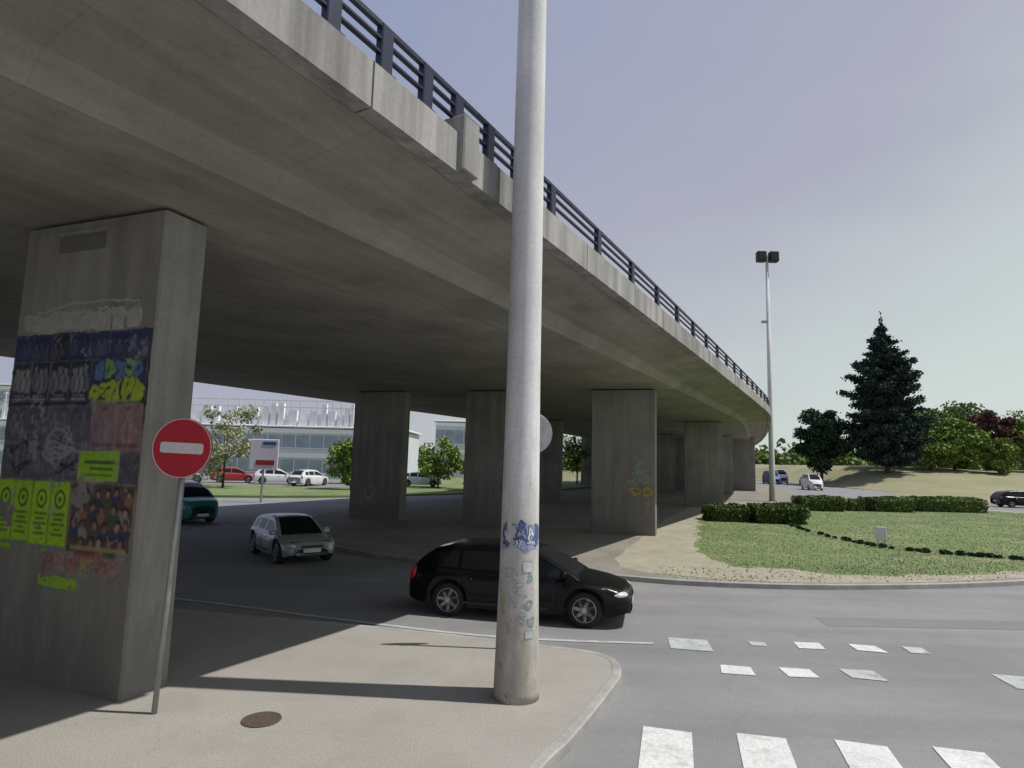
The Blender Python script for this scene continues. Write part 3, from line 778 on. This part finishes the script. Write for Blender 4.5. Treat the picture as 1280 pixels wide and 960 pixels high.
car((49.3,104,ZR),R(-95),M['silver'],"grey car on the far road beside the field",4.3,1.8,1.6,'hatch')
car((50.5,118,ZR),R(-95),M['wcar'],"tall white van far along the road",5.2,2.0,2.6,'van',name="van")
car((46.5,112,ZR),R(-95),M['blue'],"blue van far along the road",4.8,2.0,2.3,'van',name="van")
car((45.6,56.2,ZR),R(-8),M['black'],"dark car on the road behind the lawn",4.4,1.8,1.5,'hatch')
# ------------------------------------------------------------------ vegetation
def leaves(name,P,size,mat,parent=None,flat=0,elong=1.4,up=0):
    P=np.asarray(P);n=len(P)
    a=np.random.normal(size=(n,3)); 
    if up: a[:,2]=np.abs(a[:,2])+up
    a/=np.linalg.norm(a,axis=1)[:,None]
    b=np.random.normal(size=(n,3)); b-=a*(a*b).sum(1)[:,None]; b/=np.linalg.norm(b,axis=1)[:,None]
    s=size*np.random.uniform(.6,1.3,(n,1)); A=a*s*elong*.5;B=b*s*.5
    V=np.stack([P-A,P+B,P+A,P-B],1).reshape(-1,3)
    me=bpy.data.meshes.new(name); me.vertices.add(n*4); me.vertices.foreach_set("co",V.ravel())
    me.loops.add(n*4); me.loops.foreach_set("vertex_index",np.arange(n*4)); me.polygons.add(n)
    me.polygons.foreach_set("loop_start",np.arange(0,n*4,4)); me.polygons.foreach_set("loop_total",np.full(n,4))
    me.materials.append(mat); me.update(calc_edges=True); me.validate()
    o=bpy.data.objects.new(name,me); COL.objects.link(o)
    if parent: o.parent=parent
    return o
def sph(n,shell=.5):
    v=np.random.normal(size=(n,3)); v/=np.linalg.norm(v,axis=1)[:,None]
    return v*(np.random.uniform(shell,1,(n,1)))
def broad(loc,h,r,mat,label,nclump=40,per=170,leaf=.35,cat="tree",name="tree",low=.60,tr=1.0):
    e=empty(name,loc,0,label,cat)
    g=G(); th=h*.35
    g.tube((0,0,-.2),(0,0,th),(r*.05+.04)*tr,(r*.04+.03)*tr,10)
    C=[]
    for i in range(nclump):
        v=sph(1,.35)[0]
        C.append((v[0]*r*.85,v[1]*r*.85,h*low+v[2]*h*(.96-low)))
    for c_ in C[:10]:
        mid=(c_[0]*.4,c_[1]*.4,th+(c_[2]-th)*.5)
        g.tube((0,0,th*.8),mid,(r*.025+.02)*tr,(r*.015+.015)*tr,6); g.tube(mid,c_,(r*.015+.015)*tr,.02,5)
    g.ob("trunk",M['bark'],e,True)
    P=[]
    for c_ in C:
        cr=r*random.uniform(.2,.38); P.append(np.array(c_)+sph(per,.3)*np.array((cr,cr,cr*.75)))
    leaves("crown",np.concatenate(P),leaf,mat,e)
    return e
def conifer(loc,h,r,label):
    e=empty("conifer_tree",loc,0,label,"tree")
    g=G().tube((0,0,-.3),(0,0,h*.97),.45,.04,10); P=[]
    zz=h*.08
    while zz<h*.985:
        f=1-(zz/h); rr=r*np.interp(f,[0,.08,.14,.20,.34,.5,.7,.93],[.04,.14,.32,.48,.78,.95,1.0,.94])
        nb=max(4,int(9*f+4)); off=random.random()*6
        for i in range(nb):
            t=off+2*math.pi*i/nb+random.uniform(-.3,.3); L=rr*random.choice([.55,.72,.85,.95,1.0,1.14]); dz=random.uniform(-.5,1.0)
            tip=(math.cos(t)*L,math.sin(t)*L,zz+dz+L*.16)
            g.tube((0,0,zz),tip,.06,.02,4,False)
            m=int(50+L*76)
            q=np.random.uniform(.12,1.03,(m,1)); base=np.array((0,0,zz))+q*(np.array(tip)-np.array((0,0,zz)))
            wd=.24+.40*(L/ r)*(1.2-q)*1.7
            P.append(base+np.random.normal(size=(m,3))*np.concatenate([wd,wd,wd*.7],1)*.85-np.array((0,0,.12)))
        zz+=h*.044*(.6+f*.6)
    P.append(np.random.normal(size=(80,3))*np.array((.14,.14,.9))+np.array((0,0,h*.985)))
    g.ob("trunk",M['bark'],e); leaves("crown",np.concatenate(P),.32,M['conifer'],e,elong=1.6)
    return e
conifer((64.3,107,fieldz(64,107)-.1),26.0,5.9,"tall dark blue-green conifer with a pointed top")
broad((56.0,113,fieldz(56,113)),14.0,4.9,M['darkleaf'],"dark evergreen tree beside the tall conifer",60,220,.42,low=.55)
broad((72.0,116,fieldz(72,116)),13,5.8,M['darkleaf'],"dark rounded tree at the edge of the field",50,220,.42,low=.5)
for (x,y,h,r,m,l) in [(80,128,13,7,'green',"green leafy tree at the field edge"),(89,132,14,7.5,'green',"green leafy tree at the field edge"),(100,138,15,8.5,'green',"broad green tree at the field edge"),(114,146,15,9,'green',"broad green tree at the field edge"),(75,112,8.2,5.0,'bright',"bright spring-green small tree on the field"),(85,109,6.4,3.4,'bright',"small bright green tree on the field"),(80,113,10.2,5.2,'bright',"bright spring-green tree at the field edge"),(91,118,12.5,4.4,'redleaf',"dark red-leaved plum tree on the field"),(97,116,9.5,5.5,'bright',"bright spring-green tree on the field"),(106,124,11,6.5,'green',"green leafy tree at the field edge")]:
    broad((x,y,fieldz(x,y)),h,r,M[m],l,44,190,.40,low=.52)
for (x,y,h,r,m,l) in [(-24,53,8.0,3.4,'pale',"pale budding tree beyond the viaduct"),(-13.8,55,4.6,2.4,'bright',"green shrub tree beyond the viaduct"),(-7.0,62,5.2,2.8,'bright',"green tree beyond the viaduct"),(-3.0,60,4.0,2.6,'bright',"bright green shrub beyond the viaduct"),(-33,57,7.4,3.2,'pale',"pale budding tree beyond the viaduct"),(2,72,7,3.2,'green',"green tree beyond the viaduct"),(9,84,9,4,'green',"green tree behind the viaduct piers"),(-17,66,4.2,2.4,'pale',"pale shrub beside the car park")]:
    broad((x,y,0),h,r,M[m],l,26,130 if m!='pale' else 90,.22 if m!='pale' else .2,low=.5,tr=.5)
def hedge(x0,x1,y,h,d,az=0):
    e=empty("hedge",((x0+x1)/2,y,0),R(az),"clipped green box hedge on the lawn","hedge","clipped hedges around the lawn")
    w=(x1-x0)
    G().box((0,0,h*.45),(w*.86,d*.8,h*.86),0,.08).ob("stem_mass",M['hedge'],e)
    n=int(1500*(w*h*2+w*d+2*h*d)/6)+400
    P=np.random.uniform(-1,1,(n,3)); ax=np.random.randint(0,3,n); ax[ax==2]=np.where(np.random.rand((ax==2).sum())<.8,2,1)
    sgn=np.where(np.random.rand(n)<.5,-1,1); 
    for i_ in range(n):
        P[i_,ax[i_]]=(sgn[i_] if ax[i_]!=2 else 1)*random.uniform(.86,1.05)
    P*=np.array((w/2,d/2,h/2)); P[:,2]+=h/2
    P+=np.array([noise.noise_vector(Vector(p)*1.6) for p in P])*.16
    leaves("foliage",P,.10,M['hedge'],e)
hedge(10.6,12.5,33.9,.78,1.9,0); hedge(12.85,15.4,33.5,.92,2.1,-4)
hedge(20.0,22.8,43.9,.92,2.1,0); hedge(23.7,24.7,44.6,.75,1.5,0); hedge(25.3,28.2,44.9,.92,2.1,0); hedge(29.4,34.2,46.4,.98,2.3,3)
line=crom([(14.3,32.7),(13.7,28),(13.9,24.2),(15.4,22.5),(17.4,21.6),(20,21.9)],9)
proto=None
for i,p in enumerate(line):
    if random.random()<.15: continue
    sc1=random.uniform(.4,.72)
    if proto is None:
        P=sph(260,.4)*np.array((.26,.22,.15))+np.array((0,0,.11)); proto=leaves("low_shrub",P,.08,M['darkleaf']); o=proto
    else: o=proto.copy(); COL.objects.link(o)
    o.location=(p[0]+random.uniform(-.1,.1),p[1]+random.uniform(-.1,.1),0); o.scale=(sc1,sc1,sc1); o.rotation_euler=(0,0,random.random()*6)
    tag(o,"small dark low shrub in a row across the lawn","shrub","row of low shrubs on the lawn")
def inpoly(x,y,P):
    c_=False;j=len(P)-1
    for i in range(len(P)):
        if (P[i][1]>y)!=(P[j][1]>y) and x<(P[j][0]-P[i][0])*(y-P[i][1])/(P[j][1]-P[i][1])+P[i][0]: c_=not c_
        j=i
    return c_
T=[]
while len(T)<50000:
    x=random.uniform(5,38);y=17+34*random.random()**1.6
    if inpoly(x,y,lawn0): T.append((x+random.gauss(0,.15),y+random.gauss(0,.15),random.uniform(.005,.025)))
o=leaves("grass_cover",T,.026,M['blade'],elong=2.0,up=1); o["kind"]="stuff"; o["label"]="short mown grass covering the lawn"; o["category"]="grass"
T=[]
for i in range(2200):
    k=random.randrange(10,len(front)-40); a,b=front[k],front[k+1]; t=random.random()
    off=abs(random.gauss(1.0,.6)); x=a[0]+(b[0]-a[0])*t; y=a[1]+(b[1]-a[1])*t+.1+off
    if x>4: T.append((x,y,random.uniform(0,.02)))
o=leaves("weed_cover",T,.035,M['blade'],elong=1.8,up=.5); o["kind"]="stuff"; o["label"]="sparse weeds along the kerb"; o["category"]="weeds"
P=[]
for i in range(900):
    t=random.uniform(-1.15,1.25); D_=random.uniform(200,260); x=D_*math.sin(t); y=D_*math.cos(t)
    base=2.6 if (x>56 and y<236) else 0
    hh=random.uniform(4,9); P.append(np.array((x,y,base+hh*.45))+sph(45,.4)*np.array((6,6,hh*.6)))
o=leaves("distant_woodland",np.concatenate(P),1.3,M['green']); o["kind"]="stuff"; o["label"]="far belt of trees along the horizon"; o["category"]="woodland"
# ------------------------------------------------------------------ buildings
def building(name,x0,x1,y,d,h,label,floors=3,bay=3.2,wf=.5):
    e=empty(name,((x0+x1)/2,y,0),0,label,"building"); w=x1-x0
    G().box((0,d/2,h/2-.1),(w,d,h+.2),0,0).ob("wall",M['bwall'],e)
    fh=h/floors; nb=int(w/bay)
    for f_ in range(floors):
        for b in range(nb):
            cx=-w/2+bay*(b+.5)+(w-nb*bay)/2
            we=G().box((cx,-.02,fh*(f_+.48)),(bay*.95,.08,fh*wf)).ob("window",M['bglass'],e)
            G().box((cx,-.09,fh*(f_+.48)-fh*wf*.56),(bay*.96,.12,.09)).box((cx,-.08,fh*(f_+.48)),(.07,.05,fh*wf*.98)).ob("frame",M['bwhite'],we)
        G().box((0,-.06,fh*(f_+1)-.30),(w+.1,.14,.60)).ob("cornice",M['bwhite'],e)
    G().box((0,d/2,h+.22),(w+.8,d+.8,.22),0,.05).ob("roof",M['bwhite'],e)
    return e
e=building("commercial_building",-66,-14,80,16,6.2,"long low pale commercial building with a glazed band",2,3.6,.50)
rr_=random.Random(5); xx=-25.5; g=G()
g.box((0,1.2,7.35),(51,.3,1.6))
while xx<25.2:
    wd_=rr_.uniform(.25,1.3); hh_=rr_.choice([.8,1.4,2.0,2.4,2.9]); g.box((xx+wd_/2,.55,6.53+hh_/2),(wd_,.5,hh_)); xx+=wd_+rr_.uniform(.12,.8)
xx=-25.0
while xx<25:
    g.box((xx,.1,6.53+1.7),(.12,.12,3.4)); xx+=rr_.uniform(.9,2.2)
g.box((0,.1,8.9),(50.6,.10,.16)); g.box((0,.1,9.75),(50.6,.10,.16))
g.ob("roof_louvres",M['bwhite'],e)
building("low_building",-12,0,100,14,8.6,"white low commercial building beyond the viaduct",2,3)
building("distant_warehouse",60,72,190,12,10.5,"pale blue-white warehouse at the end of the road",1,3)
building("apartment_building",-104,-70,104,14,13,"pale apartment block beyond the car park",4,3)
# ------------------------------------------------------------------ light
EL,AZ=60,93
w=bpy.data.worlds.new("World"); sc.world=w; w.use_nodes=True; nt=w.node_tree; nt.nodes.clear()
out=N(nt,"ShaderNodeOutputWorld"); sky=N(nt,"ShaderNodeTexSky",sky_type='NISHITA'); sky.sun_disc=False
sky.sun_elevation=R(EL); sky.sun_rotation=R(AZ); sky.dust_density=2.5; sky.air_density=1.2
b1=N(nt,"ShaderNodeBackground"); b1.inputs[1].default_value=.085; nt.links.new(sky.outputs[0],b1.inputs[0])
tc=N(nt,"ShaderNodeTexCoord").outputs["Generated"]; sp=N(nt,"ShaderNodeSeparateXYZ"); nt.links.new(tc,sp.inputs[0])
mth=N(nt,"ShaderNodeMath",operation='MULTIPLY_ADD'); nt.links.new(sp.outputs[0],mth.inputs[0]); mth.inputs[1].default_value=-.55; nt.links.new(sp.outputs[2],mth.inputs[2])
n_=N(nt,"ShaderNodeMath",operation='MULTIPLY_ADD'); nt.links.new(nz(nt,mapping(nt,tc,(1.2,1.2,3)),1.3,4,.5),n_.inputs[0]); n_.inputs[1].default_value=.45; nt.links.new(mth.outputs[0],n_.inputs[2])
hz=ramp(nt,n_.outputs[0],[(0,(.73,.82,.79)),(.24,(.64,.70,.71)),(.48,(.49,.495,.60)),(.95,(.35,.40,.58))])
b2=N(nt,"ShaderNodeBackground"); b2.inputs[1].default_value=.90; nt.links.new(hz,b2.inputs[0])
mx=N(nt,"ShaderNodeMixShader"); mx.inputs[0].default_value=.88; nt.links.new(b1.outputs[0],mx.inputs[1]); nt.links.new(b2.outputs[0],mx.inputs[2]); nt.links.new(mx.outputs[0],out.inputs[0])
sl=bpy.data.lights.new("sun",'SUN'); sl.energy=4.2; sl.angle=R(.6); sl.color=(1,.96,.89)
so=bpy.data.objects.new("sun",sl); COL.objects.link(so)
dr=Vector((math.sin(R(AZ))*math.cos(R(EL)),math.cos(R(AZ))*math.cos(R(EL)),math.sin(R(EL))))
so.rotation_euler=dr.to_track_quat('Z','Y').to_euler(); so.location=(30,0,40)
# ------------------------------------------------------------------ camera
cam=bpy.data.cameras.new("camera"); co=bpy.data.objects.new("camera",cam); COL.objects.link(co)
cam.sensor_width=36; cam.lens=21.94; cam.clip_end=4000; cam.clip_start=.05
co.matrix_world=Matrix.Translation((0,0,2.9))@Matrix.Rotation(R(96.95),4,'X')@Matrix.Rotation(R(1.5),4,'Z')
sc.camera=co
sc.view_settings.view_transform='Standard'; sc.view_settings.look='None'; sc.view_settings.exposure=0
